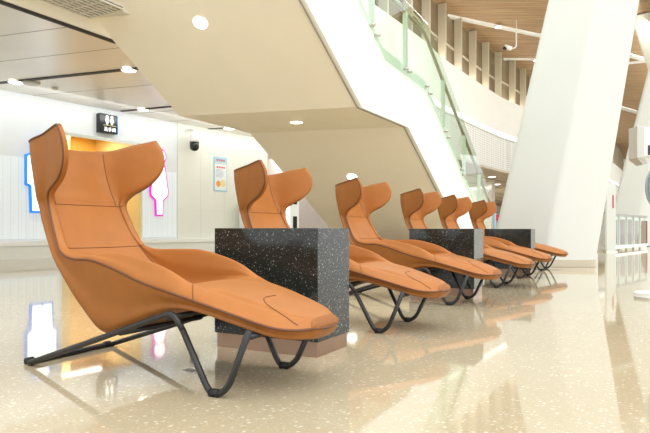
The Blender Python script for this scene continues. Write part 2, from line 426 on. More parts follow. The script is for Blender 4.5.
def loc(u, v, z): return (u - OC[0], v - OC[1], z)
def make_chair():
    root = thing('lounge_chair', 'x', 'lounge chair')
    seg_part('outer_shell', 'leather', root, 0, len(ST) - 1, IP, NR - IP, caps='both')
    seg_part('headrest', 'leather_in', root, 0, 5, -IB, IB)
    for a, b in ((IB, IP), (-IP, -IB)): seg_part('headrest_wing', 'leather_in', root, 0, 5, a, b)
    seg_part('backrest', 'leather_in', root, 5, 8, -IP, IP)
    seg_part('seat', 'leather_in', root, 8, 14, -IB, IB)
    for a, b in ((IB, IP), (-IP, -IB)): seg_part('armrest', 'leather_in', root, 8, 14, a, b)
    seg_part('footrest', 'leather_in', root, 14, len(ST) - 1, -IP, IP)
    pip = MB(); last = len(ST) - 1.001
    for sg in (1, -1):
        pip.tube(path(lambda t: surf(t * last, sg * (IP - 0.05)), 110), 0.0052, 6)
        pip.tube(path(lambda t: surf(0, sg * (IP + t * (ID - IP))), 20), 0.0052, 6)
    a_, b_ = surf(last, -(IP - .05)), surf(last, IP - .05); xx = max(a_.x, b_.x)
    pip.tube(catmull([a_, (xx + .018, -.055, .247), (xx + .026, 0, .246), (xx + .018, .055, .247), b_], 6), 0.0048, 6)
    pip.build('piping', 'piping', root, smooth=True)
    th = []
    th.append(path(lambda t: surf(5, -IM + 2 * IM * t, LS * 0.0008)))
    th.append(path(lambda t: surf(8, -IM + 2 * IM * t, LS * 0.0008)))
    for sg in (1, -1):
        th.append(path(lambda t: surf(5 * t, sg * IB, LS * 0.0008)))
        th.append(path(lambda t: surf(8 + 1.7 * t, sg * (IB + 0.3), LS * 0.0008)))
        th.append(path(lambda t: surf(14, sg * (IM + (IP - IM) * t), LS * 0.0008), 16))
    # curved seam on the footrest
    cs = catmull([(15.5, -.1, 0), (15.5, -.6, 0), (15.7, -1.0, 0), (16.1, -1.7, 0), (16.8, -3.0, 0), (17.3, -3.9, 0)], 8)
    th.append([surf(c.x, c.y, LS * 0.001) for c in cs])
    for p in th:
        MB().tube(p, 0.0017, 5).build('seam', 'thread', root, smooth=True)
    # steel frame
    r = 0.0125
    for v, uo in ((-0.016, 0.014), (0.49, 0.0)):
        MB().tube(fillet([loc(0.026 if uo else 0.0, v, r), loc(0.45, v, 0.152), loc(0.885, v, 0.300), loc(0.935, v, 0.235)], [0, .1, .05, 0]), r, 12).build('side_rail', 'blackmetal', root, smooth=True)
        MB().tube(fillet([loc(0.935, v, 0.235), loc(1.032 + uo, v, 0.042), loc(1.055 + uo, v, r), loc(1.100 + uo, v, r), loc(1.140 + uo, v, 0.045), loc(1.245, v, 0.255)], [0, .03, .025, .025, .03, 0]), r, 12).build('leg', 'blackmetal', root, smooth=True)
        MB().tube([loc(1.055 + uo, v, r + .001), loc(1.095 + uo, v, r + .001)], 0.0165, 12).build('foot_pad', 'rubber', root, smooth=True)
    MB().tube(fillet([loc(0.034, -0.012, r), loc(0.016, 0.004, r), loc(-0.012, 0.472, r), loc(0.006, 0.49, r)], 0.03), r, 12).build('rear_bar', 'blackmetal', root, smooth=True)
    for u, z in ((0.86, 0.277), (0.60, 0.195)):
        MB().tube([loc(u, -0.016, z), loc(u, 0.49, z)], 0.0115, 12).build('crossbar', 'blackmetal', root, smooth=True)
    MB().tube([loc(1.225, -0.016, 0.226), loc(1.225, 0.49, 0.226)], 0.010, 12).build('crossbar', 'blackmetal', root, smooth=True)
    for v in (0.012, 0.462):
        MB().tube([loc(-0.012, v - .018, r + .001), loc(-0.012, v + .018, r + .001)], 0.0165, 12).build('foot_pad', 'rubber', root, smooth=True)
    return root

RZ = math.atan2(F2[1], F2[0])
O1 = Vector((-1.36, 2.755, 0)); U3 = Vector((F2[0], F2[1], 0)); V3 = Vector((R2[0], R2[1], 0))
chair = make_chair()
CH = [
 (0.0, 'tan leather wing-backed lounge chair nearest the camera, seen whole in the left half'),
 (1.545, 'tan leather lounge chair just behind the largest speckled granite block'),
 (3.05, 'tan leather lounge chair third from the front, between two granite blocks, before the middle block'),
 (4.70, 'tan leather lounge chair directly behind the middle granite block, fourth from the front'),
 (6.07, 'tan leather lounge chair just in front of the farthest granite block, fifth in the row'),
 (7.70, 'farthest tan leather lounge chair, behind the last granite block next to the white column'),
]
for i, (s, lab) in enumerate(CH):
    c = chair if i == 0 else copy_tree(chair)
    c.location = O1 + V3 * s + U3 * OC[0] + V3 * OC[1]
    c.rotation_euler = (0, 0, RZ + math.radians((0, -0.6, -3.4, -1.0, -3.0, -1.2)[i]))
    tag(c, lab, 'lounge chair', 'tan leather lounge chairs in a row')

# ------------------------------------------------------------------ granite side blocks
def make_block():
    root = thing('granite_block', 'x', 'side table')
    # local x along the chair-facing direction, origin at the front corner nearest the camera
    MB().box(-0.625, 0, 0, 0.345, 0.075, 0.626).build('body', 'granite', root, bevel=0.003)
    MB().box(-0.615, -0.010, 0.010, 0.335, 0, 0.075).build('plinth', 'plinth', root)
    sp = MB().box(-0.165, -0.085, -0.003, 0.0005, 0.535, 0.570).build('socket_plate', 'socket', root, bevel=0.001)
    for x in (-0.150, -0.112):
        h = MB(); h.box(x, x + 0.010, -0.0045, -0.0025, 0.553, 0.557); h.box(x, x + 0.010, -0.0045, -0.0025, 0.545, 0.549)
        h.build('socket_slot', 'rubber', sp)
    return root
blk = make_block()
BL = [
 (0.0, 'largest black granite block with white specks, beside the nearest lounge chair'),
 (2.93, 'middle black granite block with white specks, between the third and fourth chairs'),
 (5.92, 'farthest and smallest looking black granite block, between the fifth and sixth chairs'),
]
RB = math.atan2(-0.475, 0.88)
for i, (s, lab) in enumerate(BL):
    b = blk if i == 0 else copy_tree(blk)
    b.location = Vector((-0.035, 2.88, 0)) + V3 * s
    b.rotation_euler = (0, 0, RB)
    tag(b, lab, 'side table', 'black granite blocks between the lounge chairs')

# ------------------------------------------------------------------ floor
structure(MB().add([(-40, -12, 0), (70, -12, 0), (70, 92, 0), (-40, 92, 0)], [(0, 1, 2, 3)]).build('floor', 'floor', keep=True))
fd = thing('floor_outlet', 'small brass floor outlet cover set in the floor beneath the nearest chair', 'floor outlet', at(190, 370.5, 2.62).to_tuple()[:2] + (0.0,), RZ)
MB().box(-.05, .05, -.035, .035, 0.0002, 0.003).build('cover', 'steel', fd)
MB().box(-.03, .03, -.018, .018, 0.003, 0.0052).build('lid', 'joint', fd)

# ------------------------------------------------------------------ restroom wall on the left
WA = Vector((-6.68, 12.34, 0)); WD = Vector((0.5648, 0.8252, 0)); WN = Vector((0.8252, -0.5648, 0))
def wf(s, n, z): return tuple(WA + WD * s + WN * n + Vector((0, 0, z)))
def ws(px):                        # distance along the wall seen at pixel column px
    k = (px - 325) / FPX
    return (k * WA.y - WA.x) / (WD.x - k * WD.y)
def wz(px, py):
    s = ws(px); d = WA.y + WD.y * s; return H - (py - HZ) / FPX * d
CZ = 3.5
sD0, sD1, sG1, sE = ws(62), ws(139), ws(177), 8.5
dz = wz(63, 133)
def wbox(s0, s1, n0, n1, z0, z1): return MB().box(s0, s1, n0, n1, z0, z1, fr=wf)
structure(wbox(-9, sD0, -0.3, 0, 0, CZ + .3).build('wall_left', 'panelwhite'))
structure(wbox(sD0, sD1, -0.3, 0, dz, CZ + .3).build('wall_left_header', 'panelwhite'))
structure(wbox(sD1, sG1, -0.3, 0, 0, CZ + .3).build('wall_left_panel', 'panelwhite'))
structure(wbox(sG1, sE, -0.3, 0.03, 0, CZ + .3).build('wall_left_tiled', 'cream'))
structure(wbox(sD0 - .6, sD1 + .6, -2.0, -1.8, 0, CZ).build('wall_doorway_back', 'yellow'))
structure(wbox(sD0 + .0, sD0 + .9, -1.8, -1.1, 0, dz + .2).build('wall_doorway_side', 'yellow_pale'))
structure(wbox(sD1, sD1 + .1, -1.8, -.3, 0, CZ).build('wall_doorway_right', 'yellow_pale'))
structure(wbox(sD0 - .5, sD1 + .1, -2.0, -.3, dz + .25, dz + .4).build('ceiling_doorway', 'yellow_pale'))
structure(wbox(sD0 - .03, sD1 + .03, 0, .03, dz - .05, dz + .02).build('trim_1', 'steel'))
structure(wbox(sD1 - .02, sD1 + .05, -.28, .03, 0, dz).build('trim_2', 'yellow_pale'))
# joints
j = MB()
for px in (62, 100, 139): j.add([], []) or j.box(ws(px) - .01, ws(px) + .01, 0, .004, dz if px in (100,) else .36, CZ, fr=wf)
for s_ in (-3.4, -1.7): j.box(s_ - .008, s_ + .008, 0, .004, .36, CZ, fr=wf)
structure(j.build('trim_3', 'joint'))
jt = MB()
for zz in (1.15, 1.95, 2.75): jt.box(sG1, sE, .03, .033, zz, zz + .008, fr=wf)
for k in range(1, 4): s_ = sG1 + (sE - sG1) * k / 4 - .1; jt.box(s_, s_ + .008, .03, .033, 0.36, CZ, fr=wf)
structure(jt.build('trim_4', 'grille'))
# dotted frosted glass screens
for (a, b, nm) in ((-9, sD0 - .08, 'window_1'), (sD1 + .1, sG1 - .04, 'window_2')):
    structure(wbox(a, b, 0, .02, .42, 2.15).build(nm, 'screen'))
# low ledge
for (a, b, nm) in ((-9, sD0, 'baseboard_left'), (sD1, sE, 'baseboard_right')):
    structure(wbox(a, b, 0, .16, .27, .36).build(nm, 'white'))
    structure(wbox(a, b, 0, .10, 0, .27).build(nm + '_skirting', 'cream'))
# recess beyond the tiled wall
structure(wbox(sE - .3, 24, -3.4, -3.2, 0, CZ + .3).build('wall_recess', 'greylilac'))
structure(wbox(sE - .3, sE, -3.4, -.3, 0, CZ + .3).build('wall_recess_side', 'greylilac'))
rj = MB()
for zz in (.9, 1.5, 2.1): rj.box(sE, 14.5, -3.2, -3.19, zz, zz + .02, fr=wf)
structure(rj.build('trim_5', 'joint'))

# person shapes glowing on the wall
def figure(name, label, cx, ytop, ybot, shape, mcol, hw_scale):
    s = ws(cx); d = WA.y + WD.y * s
    z0 = H - (ybot - HZ) / FPX * d; z1 = H - (ytop - HZ) / FPX * d; hh = z1 - z0
    wr = hw_scale * hh
    root = thing(name, label, 'restroom sign', wf(s, 0.03, z0), math.atan2(WD.y, WD.x))
    def draw(grow, n0, n1, m, pn):
        mb = MB()
        cx_, cz_, rr = 0, 0.885 * hh, 0.105 * hh + grow
        pts = [(cx_ + rr * math.cos(2 * PI * i / 28), cz_ + rr * math.sin(2 * PI * i / 28)) for i in range(28)]
        mb.prism([(x, -n0, z) for x, z in pts], [(x, -n1, z) for x, z in pts])
        full = [(a * wr, b * hh) for a, b in shape]
        P = full + [(-a, b) for a, b in reversed(full)]
        cz = sum(p[1] for p in P) / len(P)
        Q = []
        n = len(P)
        for i in range(n):          # offset outline outwards
            p, q, r_ = Vector(P[i - 1]), Vector(P[i]), Vector(P[(i + 1) % n])
            e1 = (q - p).normalized(); e2 = (r_ - q).normalized()
            n1_ = Vector((e1.y, -e1.x)); n2_ = Vector((e2.y, -e2.x)); nn = (n1_ + n2_)
            nn = nn.normalized() / max(0.5, nn.normalized().dot(n1_)) if nn.length > 1e-4 else n1_
            Q.append(q - nn * grow)
        mb.prism([(q.x, -n0, q.y) for q in Q], [(q.x, -n1, q.y) for q in Q])
        mb.build(pn, m, root)
    draw(0.045, 0.0, 0.05, mcol, 'outline')
    draw(0.0, 0.05, 0.065, 'signglow', 'face')
man = [(.55, .76), (1.0, .72), (1.0, .36), (.72, .34), (.66, 0.0), (.10, 0.0), (.06, .02)]
woman = [(.45, .76), (.62, .70), (1.0, .36), (.95, .29), (.36, .22), (.30, 0.0), (.06, 0.0), (.03, .01)]
figure('restroom_figure', 'white glowing man figure with blue outline behind the nearest headrest', 40, 137, 211, man, 'signblue', .20)
figure('restroom_figure', 'white glowing woman figure with magenta outline on the wall', 157.5, 149, 214.5, woman, 'signpink', .15)

# restroom sign above the doorway
s_ = ws(105.5); d_ = WA.y + WD.y * s_
zc = H - (124.5 - HZ) / FPX * d_
sg = thing('restroom_sign', 'small black restroom sign with two white figures above the yellow doorway', 'sign', wf(s_, 0, zc), math.atan2(WD.y, WD.x))
MB().box(-.255, .235, -.14, -.0, -.225, .225).build('case', 'black', sg, bevel=.006)
MB().box(.235, .255, -.13, -.01, -.215, .215).build('light_edge', 'signblue', sg)
ic = MB()
for cx in (-.055, .075):
    pts = [(cx + .032 * math.cos(2 * PI * i / 16), .165 + .032 * math.sin(2 * PI * i / 16)) for i in range(16)]
    ic.prism([(x, -.14, z) for x, z in pts], [(x, -.146, z) for x, z in pts])
for P in ([(-.10, .125), (-.01, .125), (-.01, .05), (-.03, .05), (-.03, -.015), (-.08, -.015), (-.08, .05), (-.10, .05)],
          [(.045, .125), (.105, .125), (.135, .04), (.10, .04), (.10, -.015), (.05, -.015), (.05, .04), (.015, .04)]):
    ic.prism([(x, -.14, z) for x, z in P], [(x, -.146, z) for x, z in P])
ic.build('figures', 'signglow', sg)
MB().box(-.16, .20, -.146, -.14, -.045, -.035).build('divider', 'postyellow', sg)
tcu = bpy.data.curves.new('lettering', 'FONT'); tcu.body = '洗手间'; tcu.size = .11; tcu.align_x = 'CENTER'; tcu.extrude = .002
tcu.materials.append(M['signglow'])
to = bpy.data.objects.new('lettering', tcu); to.rotation_euler = (0, 0, 0)
COL.objects.link(to)
bpy.context.view_layer.update()
tme = bpy.data.meshes.new_from_object(to.evaluated_get(bpy.context.evaluated_depsgraph_get()))
bpy.data.objects.remove(to); to = bpy.data.objects.new('lettering', tme); COL.objects.link(to); to.parent = sg
to.location = (.02, -.145, -.175); to.rotation_euler = (PI / 2, 0, 0)

# dome camera on the tiled wall
s_ = ws(186.5); d_ = WA.y + WD.y * s_
def wzz(py): return H - (py - HZ) / FPX * d_
dc = thing('security_camera', 'white dome security camera with black lens dome on the tiled wall', 'security camera', wf(s_, .03, wzz(152)), math.atan2(WD.y, WD.x))
hz = wzz(134) - wzz(152)
MB().lathe([(.01, 0), (.07, .015), (.115, .06), (.125, .12), (.125, hz * .52)], 24, Matrix.Translation((0, -.28, 0))).build('dome', 'black', dc, smooth=True)
MB().lathe([(.128, hz * .50), (.13, hz * .72), (.12, hz * .92), (.06, hz), (.01, hz * 1.02)], 24, Matrix.Translation((0, -.28, 0))).build('housing', 'white', dc, smooth=True)
MB().tube(fillet([(0, -.28, hz * .95), (0, -.28, hz + .08), (0, 0, hz + .10)], .08), .035, 12).build('bracket', 'white', dc, smooth=True)
MB().box(-.08, .08, -.02, 0, hz, hz + .22).build('mounting_plate', 'white', dc, bevel=.008)

# poster
s_ = ws(219.5); d_ = WA.y + WD.y * s_
pz1, pz0 = wz(219.5, 157.5), wz(219.5, 191.5); ph = pz1 - pz0
pw = (ws(226) - ws(213)) / 2
po = thing('notice_poster', 'blue bordered notice poster with red heading on the tiled wall', 'poster', wf(s_, .034, pz0), math.atan2(WD.y, WD.x))
MB().box(-pw, pw, -.012, 0, 0, ph).build('board', 'postblue', po)
MB().box(-pw + .03, pw - .03, -.015, -.012, .03, ph * .80).build('sheet', 'postwhite', po)
MB().box(-pw + .03, pw - .03, -.015, -.012, ph * .82, ph * .845).build('header_strip', 'postyellow', po)
mk = MB()
for k in range(4):
    x = -pw * .62 + k * pw * .34; mk.box(x, x + pw * .24, -.016, -.012, ph * .885, ph * .94)
    mk.box(x, x + pw * .24, -.018, -.015, ph * .68, ph * .73)
mk.build('heading', 'postred', po)
mk = MB()
for k in range(7):
    z = ph * (.63 - .035 * k); mk.box(-pw * .72, pw * random.uniform(.2, .72), -.018, -.015, z, z + ph * .010)
mk.build('text_lines', 'postgrey', po)
mk = MB(); mk.lathe([(.09, 0), (.09, .004)], 20, Matrix.Translation((-.10, -.015, ph * .22)) @ Matrix.Rotation(PI / 2, 4, 'X')); mk.build('orange_disc', 'postorange', po)
mk = MB(); mk.lathe([(.11, 0), (.11, .005)], 20, Matrix.Translation((.09, -.015, ph * .24)) @ Matrix.Rotation(PI / 2, 4, 'X')); mk.build('yellow_disc', 'postyellow', po)

# machines by the wall
def machine(name, label, cat, p, wd, dp, ht, rz, dark, pn='window_panel'):
    r_ = thing(name, label, cat, p, rz)
    MB().box(-wd / 2, wd / 2, 0, dp, 0, ht).build('cabinet', 'lightmachine', r_, bevel=.02)
    for (x0, x1, z0, z1) in dark: MB().box(x0, x1, -.012, 0, z0, z1).build(pn, 'black', r_)
    return r_
p = WA + WD * ws(240) + WN * .75
machine('dispenser', 'white upright dispenser with dark panels half hidden behind the second chair', 'dispenser', tuple(p), .62, .5, 1.42, math.atan2(WD.y, WD.x), [(-.20, .0, .75, 1.10), (-.05, .2, .45, .6), (.08, .22, 1.1, 1.3)])
vm = machine('vending_machine', 'white vending machine with a cold lit edge seen under the staircase', 'vending machine', tuple(at(293, 229, 17.6).to_tuple()[:2]) + (0,), .36, .9, 1.95, 0.25, [(.0, .12, .62, 1.0), (.02, .12, 1.35, 1.62)])
MB().box(-.20, -.12, -.02, 0, .1, 1.9).build('light_edge', 'strip', vm)

# ------------------------------------------------------------------ ceilings on the left
SA = Vector((-4.14, 7.6, 0)); SD = Vector((0.475, 0.88, 0)); SN = Vector((0.88, -0.475, 0))   # seam line
def sf(s, n, z): return tuple(SA + SD * s + SN * n + Vector((0, 0, z)))
structure(MB().box(-11, 16, -11, 0, CZ, CZ + .08, fr=sf).build('ceiling_low', 'ceil'))
structure(MB().box(-11, 1.9, 0.0, .04, CZ + .03, CZ + .26, fr=sf).build('trim_6', 'beige'))
structure(MB().box(-11, 1.9, -.02, .02, CZ - .012, CZ + .04, fr=sf).build('trim_7', 'dark'))
structure(MB().box(-11, 3.0, 0.04, .62, CZ + .24, CZ + .32, fr=sf).build('ceiling_upper', 'grille'))
gr = thing('ceiling_grille', 'white slotted air grille in the ceiling at the top left corner', 'air grille', sf(-1.0, .30, CZ + .2))
gr.rotation_euler = (0, 0, math.atan2(SD.y, SD.x))
MB().box(-2.5, 2.35, -.45, .24, 0.02, .04).build('duct', 'dark', gr)
g = MB()
for k in range(9): y = -.45 + k * .086; g.box(-2.5, 2.35, y - .018, y + .018, 0.0, .02)
for k in range(28): x = -2.5 + k * .18; g.box(x - .009, x + .009, -.45, .24, 0.003, .02)
g.build('bars', 'grille', gr)
pj = MB()
for d0 in (7.55, 8.94, 10.3, 13.2, 16.3, 17.9):
    p0 = Vector((-325 / FPX * d0, d0, CZ - .003)); dv = Vector((.947, -.32, 0)); nn = Vector((.32, .947, 0)) * .007
    t = -(p0 - SA).dot(SN) / dv.dot(SN); q0 = p0 - dv * 1.5; q1 = p0 + dv * t
    pj.prism([tuple(q0 - nn), tuple(q1 - nn), tuple(q1 + nn), tuple(q0 + nn)], [tuple(v + Vector((0, 0, .004))) for v in (q0 - nn, q1 - nn, q1 + nn, q0 + nn)])
structure(pj.build('trim_8', 'joint'))
# dark lamp slots across the low ceiling, with their lamps
def slot(label, a, b, lamps, thick=.06):
    a, b = Vector(a), Vector(b); c = (a + b) / 2; L_ = (b - a).length; ang = math.atan2((b - a).y, (b - a).x)
    r_ = thing('ceiling_light_track', label, 'ceiling light', tuple(c), ang, 'recessed ceiling light tracks over the restroom wall')
    MB().box(-L_ / 2, L_ / 2, -thick, thick, -.014, -.001).build('channel', 'dark', r_)
    for sft, w_ in lamps:
        t = -L_ / 2 + sft * L_
        MB().lathe([(w_, 0), (w_, .02)], 20, Matrix.Translation((t, 0, -.034))).build('lamp', 'lamp', r_, smooth=False)
        MB().lathe([(w_ + .03, 0), (w_ + .03, .016)], 20, Matrix.Translation((t, 0, -.030))).build('lamp_ring', 'steel', r_)
    return r_
def atz(px, py, z):
    d = (z - H) * FPX / (HZ - py); return Vector(((px - 325) / FPX * d, d, z))
slot('dark recessed ceiling track with two lamps, above the nearest chair', atz(-60, 89, CZ), atz(152, 66.5, CZ), [(.392, .12), (.905, .12)])
slot('dark recessed ceiling track nearer the restroom sign, with one lamp', atz(121, 111, CZ), atz(185, 105, CZ), [(.36, .12)], .05)
slot('short ceiling track with a lamp close to the dome camera', atz(204, 129, CZ), atz(262, 126, CZ), [(.45, .16)], .05)
sp = thing('ceiling_speaker', 'round grey ceiling speaker beside the left lamp track', 'speaker', tuple(atz(31, 82, CZ)))
MB().lathe([(.14, -.05), (.17, -.03), (.17, -.001)], 24).build('cover', 'grey', sp, smooth=False)
sp = thing('smoke_detector', 'small white smoke detector on the low ceiling', 'smoke detector', tuple(atz(55, 87.5, CZ)))
MB().lathe([(.03, -.05), (.06, -.03), (.06, -.001)], 20).build('body', 'grey', sp)

# ------------------------------------------------------------------ staircase
SR = Vector((0.56, 9.7, 0)); WV = Vector((-3.10, 0.80, 0))
def stp(s, z, w_=0.0): return SR + SD * s + WV * w_ + Vector((0, 0, z))
LZ = 2.60
sof = [(-7.0, LZ + 7.0 * .615), (0, LZ), (2.1, LZ), (2.1 + LZ / .555, 0)]
top = [(-7.0, LZ + 7.0 * .615 + .35), (0.1, LZ + .32), (2.3, LZ + .32), (2.3 + (LZ + .32) / .555, 0)]
stc = thing('staircase', 'white sided staircase with beige underside running over the row of chairs', 'staircase', tuple(stp(6.6, 0, .5)))
bx, by = stc.location.x, stc.location.y
def rel(p): return (p.x - bx, p.y - by, p.z)
def flight(i0, i1):
    A = [sof[i0], sof[i1], top[i1], top[i0]]
    return MB().prism([rel(stp(s, z, 0.0)) for s, z in A], [rel(stp(s, z, 1.0)) for s, z in A])
flight(0, 1).build('upper_flight', 'beige', stc); flight(1, 2).build('landing', 'beige', stc); flight(2, 3).build('lower_flight', 'beige', stc)
PT = [(-7.0, 3.80 + .61 * 7.845), (.845, 3.80), (3.07, 3.72), (3.07 + 3.72 / .575, 0)]
def par(w0, w1, nm, m):
    segs = [[sof[0], sof[1], (.845, LZ), PT[1], PT[0]], [(.845, LZ), sof[2], (3.07, LZ - .97 * .555), PT[2], PT[1]], [(3.07, LZ - .97 * .555), sof[3], PT[3], PT[2]]]
    mb = MB()
    for A in segs:
        mb.prism([rel(stp(s, z - .02, w0)) for s, z in A], [rel(stp(s, z - .02, w1)) for s, z in A])
    return mb.build(nm, m, stc)
par(-.014, .0, 'side_wall', 'white')
mb = MB()
for A in ([(-7, PT[0][1]), (.845, 3.8), (.845, 3.0), (-7, 3.0 + 7.845 * .61)],): mb.prism([rel(stp(s, z, .97)) for s, z in A], [rel(stp(s, z, 1.0)) for s, z in A])
mb.build('left_side_wall', 'beige', stc)
# thin reveal along the soffit edge
E_ = MB(); E_.tube([rel(stp(s, z - .012, .012)) for s, z in sof], .012, 6); E_.build('edge_reveal', 'joint', stc)
def ptop(s):
    for (a, za), (b, zb) in zip(PT, PT[1:]):
        if a <= s <= b: return za + (zb - za) * (s - a) / (b - a)
    return 0
cuts = [-2.6, -1.1, .4, 1.95, 3.2, 4.5, 5.8, 7.1, 8.4]
for a, b in zip(cuts, cuts[1:]):
    a_, b_ = a + .02, b - .02
    ss = [a_] + [x for x in (.845, 3.07) if a_ < x < b_] + [b_]
    low = [(s, ptop(s) - .25) for s in ss]; hi = [(s, ptop(s) + 1.15) for s in reversed(ss)]
    A = low + hi
    MB().prism([rel(stp(s, z, -.032)) for s, z in A], [rel(stp(s, z, -.028)) for s, z in A]).build('glass_panel', 'glass', stc)
    for s in (a_ + .08, b_ - .08):
        MB().tube([rel(stp(s, ptop(s) - .12, -.012)), rel(stp(s, ptop(s) - .12, -.042))], .03, 10).build('glass_clamp', 'steel', stc)
hr = [rel(stp(s, ptop(s) + 1.0, -.008)) for s in (-5, .845, 3.07, 9.0)]
MB().tube(fillet(hr, .3), .038, 10).build('handrail', 'rail', stc, smooth=True)
for s in (-1.2, .4, 1.97, 4.35, 6.1, 7.6):
    MB().prism([rel(stp(s + a, ptop(s) - .05, b)) for a, b in ((-.05, -.02), (.05, -.02), (.05, .0), (-.05, .0))],
               [rel(stp(s + a, ptop(s) + 1.0, b)) for a, b in ((-.05, -.02), (.05, -.02), (.05, .0), (-.05, .0))]).build('post', 'postmetal', stc)
# small yellow spot lamp on the edge
# downlights in the stair soffit
def downlight(label, px, py, plane_s, r_=.1):
    # intersect the view ray with the soffit
    best = None
    dirv = Vector(((px - 325) / FPX, 1, -(py - HZ) / FPX))
    # soffit plane through three points
    i0, i1 = plane_s
    A, B, C = stp(*sof[i0]), stp(*sof[i1]), stp(*sof[i0], 1.0)
    n = (B - A).cross(C - A).normalized()
    if n.z > 0: n = -n
    cam_ = Vector((0, 0, H)); t = (A - cam_).dot(n) / dirv.dot(n); p = cam_ + dirv * t
    q = n.to_track_quat('Z', 'Y')
    r = thing('downlight', label, 'ceiling light', tuple(p), 0, 'round downlights in the staircase underside')
    r.rotation_euler = q.to_euler()
    MB().lathe([(r_, .002), (r_, .014)], 24).build('lamp', 'lamp', r)
    MB().lathe([(r_ + .02, .0005), (r_ + .016, .008)], 24).build('rim', 'white', r)
downlight('round downlight in the upper slope of the staircase underside', 200.5, 22.5, (0, 1), .105)
downlight('round downlight in the flat middle of the staircase underside', 296.5, 122, (1, 2), .11)
downlight('round downlight low in the staircase underside, above the third chair', 352, 176.5, (2, 3), .11)

# ------------------------------------------------------------------ gallery beyond
GP = [(-1.6, 13.4), (1.42, 18.1), (3.64, 21.8), (4.94, 24.3), (8.98, 30.8), (11.2, 33.8), (20, 47), (32, 65.5), (38, 76)]
GC = [Vector((p.x, p.y)) for p in catmull([(x, y, 0) for x, y in GP], 5)]
def gnorm(i):
    a = GC[max(i - 1, 0)]; b = GC[min(i + 1, len(GC) - 1)]; t = (b - a).normalized(); return Vector((-t.y, t.x))   # pointing away (left/back)
def gband(z0, z1, n0, n1, name, m):
    vs = []; fs = []
    for i, p in enumerate(GC):
        n = gnorm(i)
        for (o, z) in ((n0, z0), (n1, z0), (n1, z1), (n0, z1)):
            q = p + n * o; vs.append((q.x, q.y, z))
    for i in range(len(GC) - 1):
        a = i * 4; b = a + 4
        for k in range(4): fs.append((a + k, a + (k + 1) % 4, b + (k + 1) % 4, b + k))
    fs += [(0, 1, 2, 3), tuple((len(GC) - 1) * 4 + k for k in (3, 2, 1, 0))]
    return structure(MB().add(vs, fs).build(name, m, smooth=False))
gband(5.62, 7.45, 0, .3, 'wall_gallery', 'white')
gband(5.38, 5.60, .25, .4, 'trim_9', 'strip')
gband(3.70, 5.36, .02, .2, 'wall_gallery_perforated', 'perf')
gband(5.32, 5.40, -.03, .3, 'trim_10', 'white')
gband(3.58, 3.70, .0, 14, 'ceiling_gallery', 'slat')
gband(7.45, 9.95, .55, .6, 'window_3', 'darkglass')
gband(8.55, 8.62, .50, .56, 'trim_11', 'fin')
# inclined joints under the gallery
gj = MB()
for o in (2, 4, 6, 8, 10, 12):
    pts = [(GC[i] + gnorm(i) * o) for i in range(len(GC))]
    gj.tube([(q.x, q.y, 3.57) for q in pts], .03, 4)
structure(gj.build('trim_12', 'joint'))
gl = MB()
# vertical fins
fin0 = thing('gallery_fin', 'x', 'fin')
MB().box(-.06, .06, -.16, .16, 0, 2.45).build('blade', 'fin', fin0)
MB().box(-.03, .03, -.20, -.16, 1.1, 1.2).build('bracket', 'steel', fin0)
acc = 0; nfin = 0; nxt = 1.0
def fin_at(q, n):
    global nfin
    f_ = fin0 if nfin == 0 else copy_tree(fin0)
    f_.location = (q.x, q.y, 7.45); f_.rotation_euler = (0, 0, math.atan2(n.y, n.x) + PI / 2)
    tag(f_, 'beige vertical fin in front of the brown gallery glazing', 'fin', 'vertical fins along the gallery glazing'); nfin += 1
for i in range(len(GC) - 1):
    a, b = GC[i], GC[i + 1]; L_ = (b - a).length
    while nxt <= acc + L_:
        t = (nxt - acc) / L_; q = a.lerp(b, t); n = gnorm(i); fin_at(q + n * .3, n); nxt += 2.0
    acc += L_
# wood ceiling with white strips
structure(MB().box(-4, 46, 21, 92, 9.95, 10.15).build('ceiling_wood', 'wood'))
def cstrip(name, a, b, w_=.12, m='white'):
    a, b = Vector(a), Vector(b); t = (b - a).normalized(); n = Vector((-t.y, t.x, 0)) * w_
    return structure(MB().prism([tuple(a - n), tuple(b - n), tuple(b + n), tuple(a + n)], [tuple(v + Vector((0, 0, .1))) for v in (a - n, b - n, b + n, a + n)]).build(name, m))
def ext(a, b, k0, k1): return a + (b - a) * k0, a + (b - a) * k1
za = 9.86
a, b = atz(466, 21, za), atz(542, 37, za); cstrip('trim_13', *ext(a, b, -.8, 2.4))
a, b = atz(512, 60, za), atz(545, 60, za); cstrip('trim_14', *ext(a, b, -.4, 3), .08)
a, b = atz(629, 56, za), atz(646, 61, za); cstrip('trim_15', *ext(a, b, -3, 1), .16)
a, b = atz(629, 64, za), atz(646, 62, za); cstrip('trim_16', *ext(a, b, -3, 1), .12)
a, b = atz(627, 110, za), atz(645, 115, za); cstrip('trim_17', *ext(a, b, -3, 2), .25)
for k, (px, py) in enumerate(((498, 26.5), (536, 60), (475, 60.5))):
    q = atz(px, py, 9.84 if k < 2 else 9.84)
    r = thing('ceiling_lamp', ['small bright lamp on the white strip of the wooden ceiling', 'small bright lamp on the wooden ceiling beside the white column', 'small lamp over the gallery glazing'][k], 'ceiling light', tuple(q))
    MB().lathe([(.13, -.05), (.13, -.01)], 16).build('bulb', 'lamp', r); MB().lathe([(.17, -.03), (.17, 0.02)], 16).build('housing', 'white', r)
for k, (px, py) in enumerate(((497, 184), (492, 176.5))):
    r = thing('gallery_downlight', ['small square lamp in the slatted ceiling below the gallery, nearer one', 'small square lamp in the slatted ceiling below the gallery, farther one'][k], 'ceiling light', tuple(atz(px, py, 3.57)))
    MB().box(-.16, .16, -.16, .16, -.04, -.005).build('diffuser', 'lamp', r); MB().box(-.22, .22, -.22, .22, -.03, 0).build('frame', 'white', r)
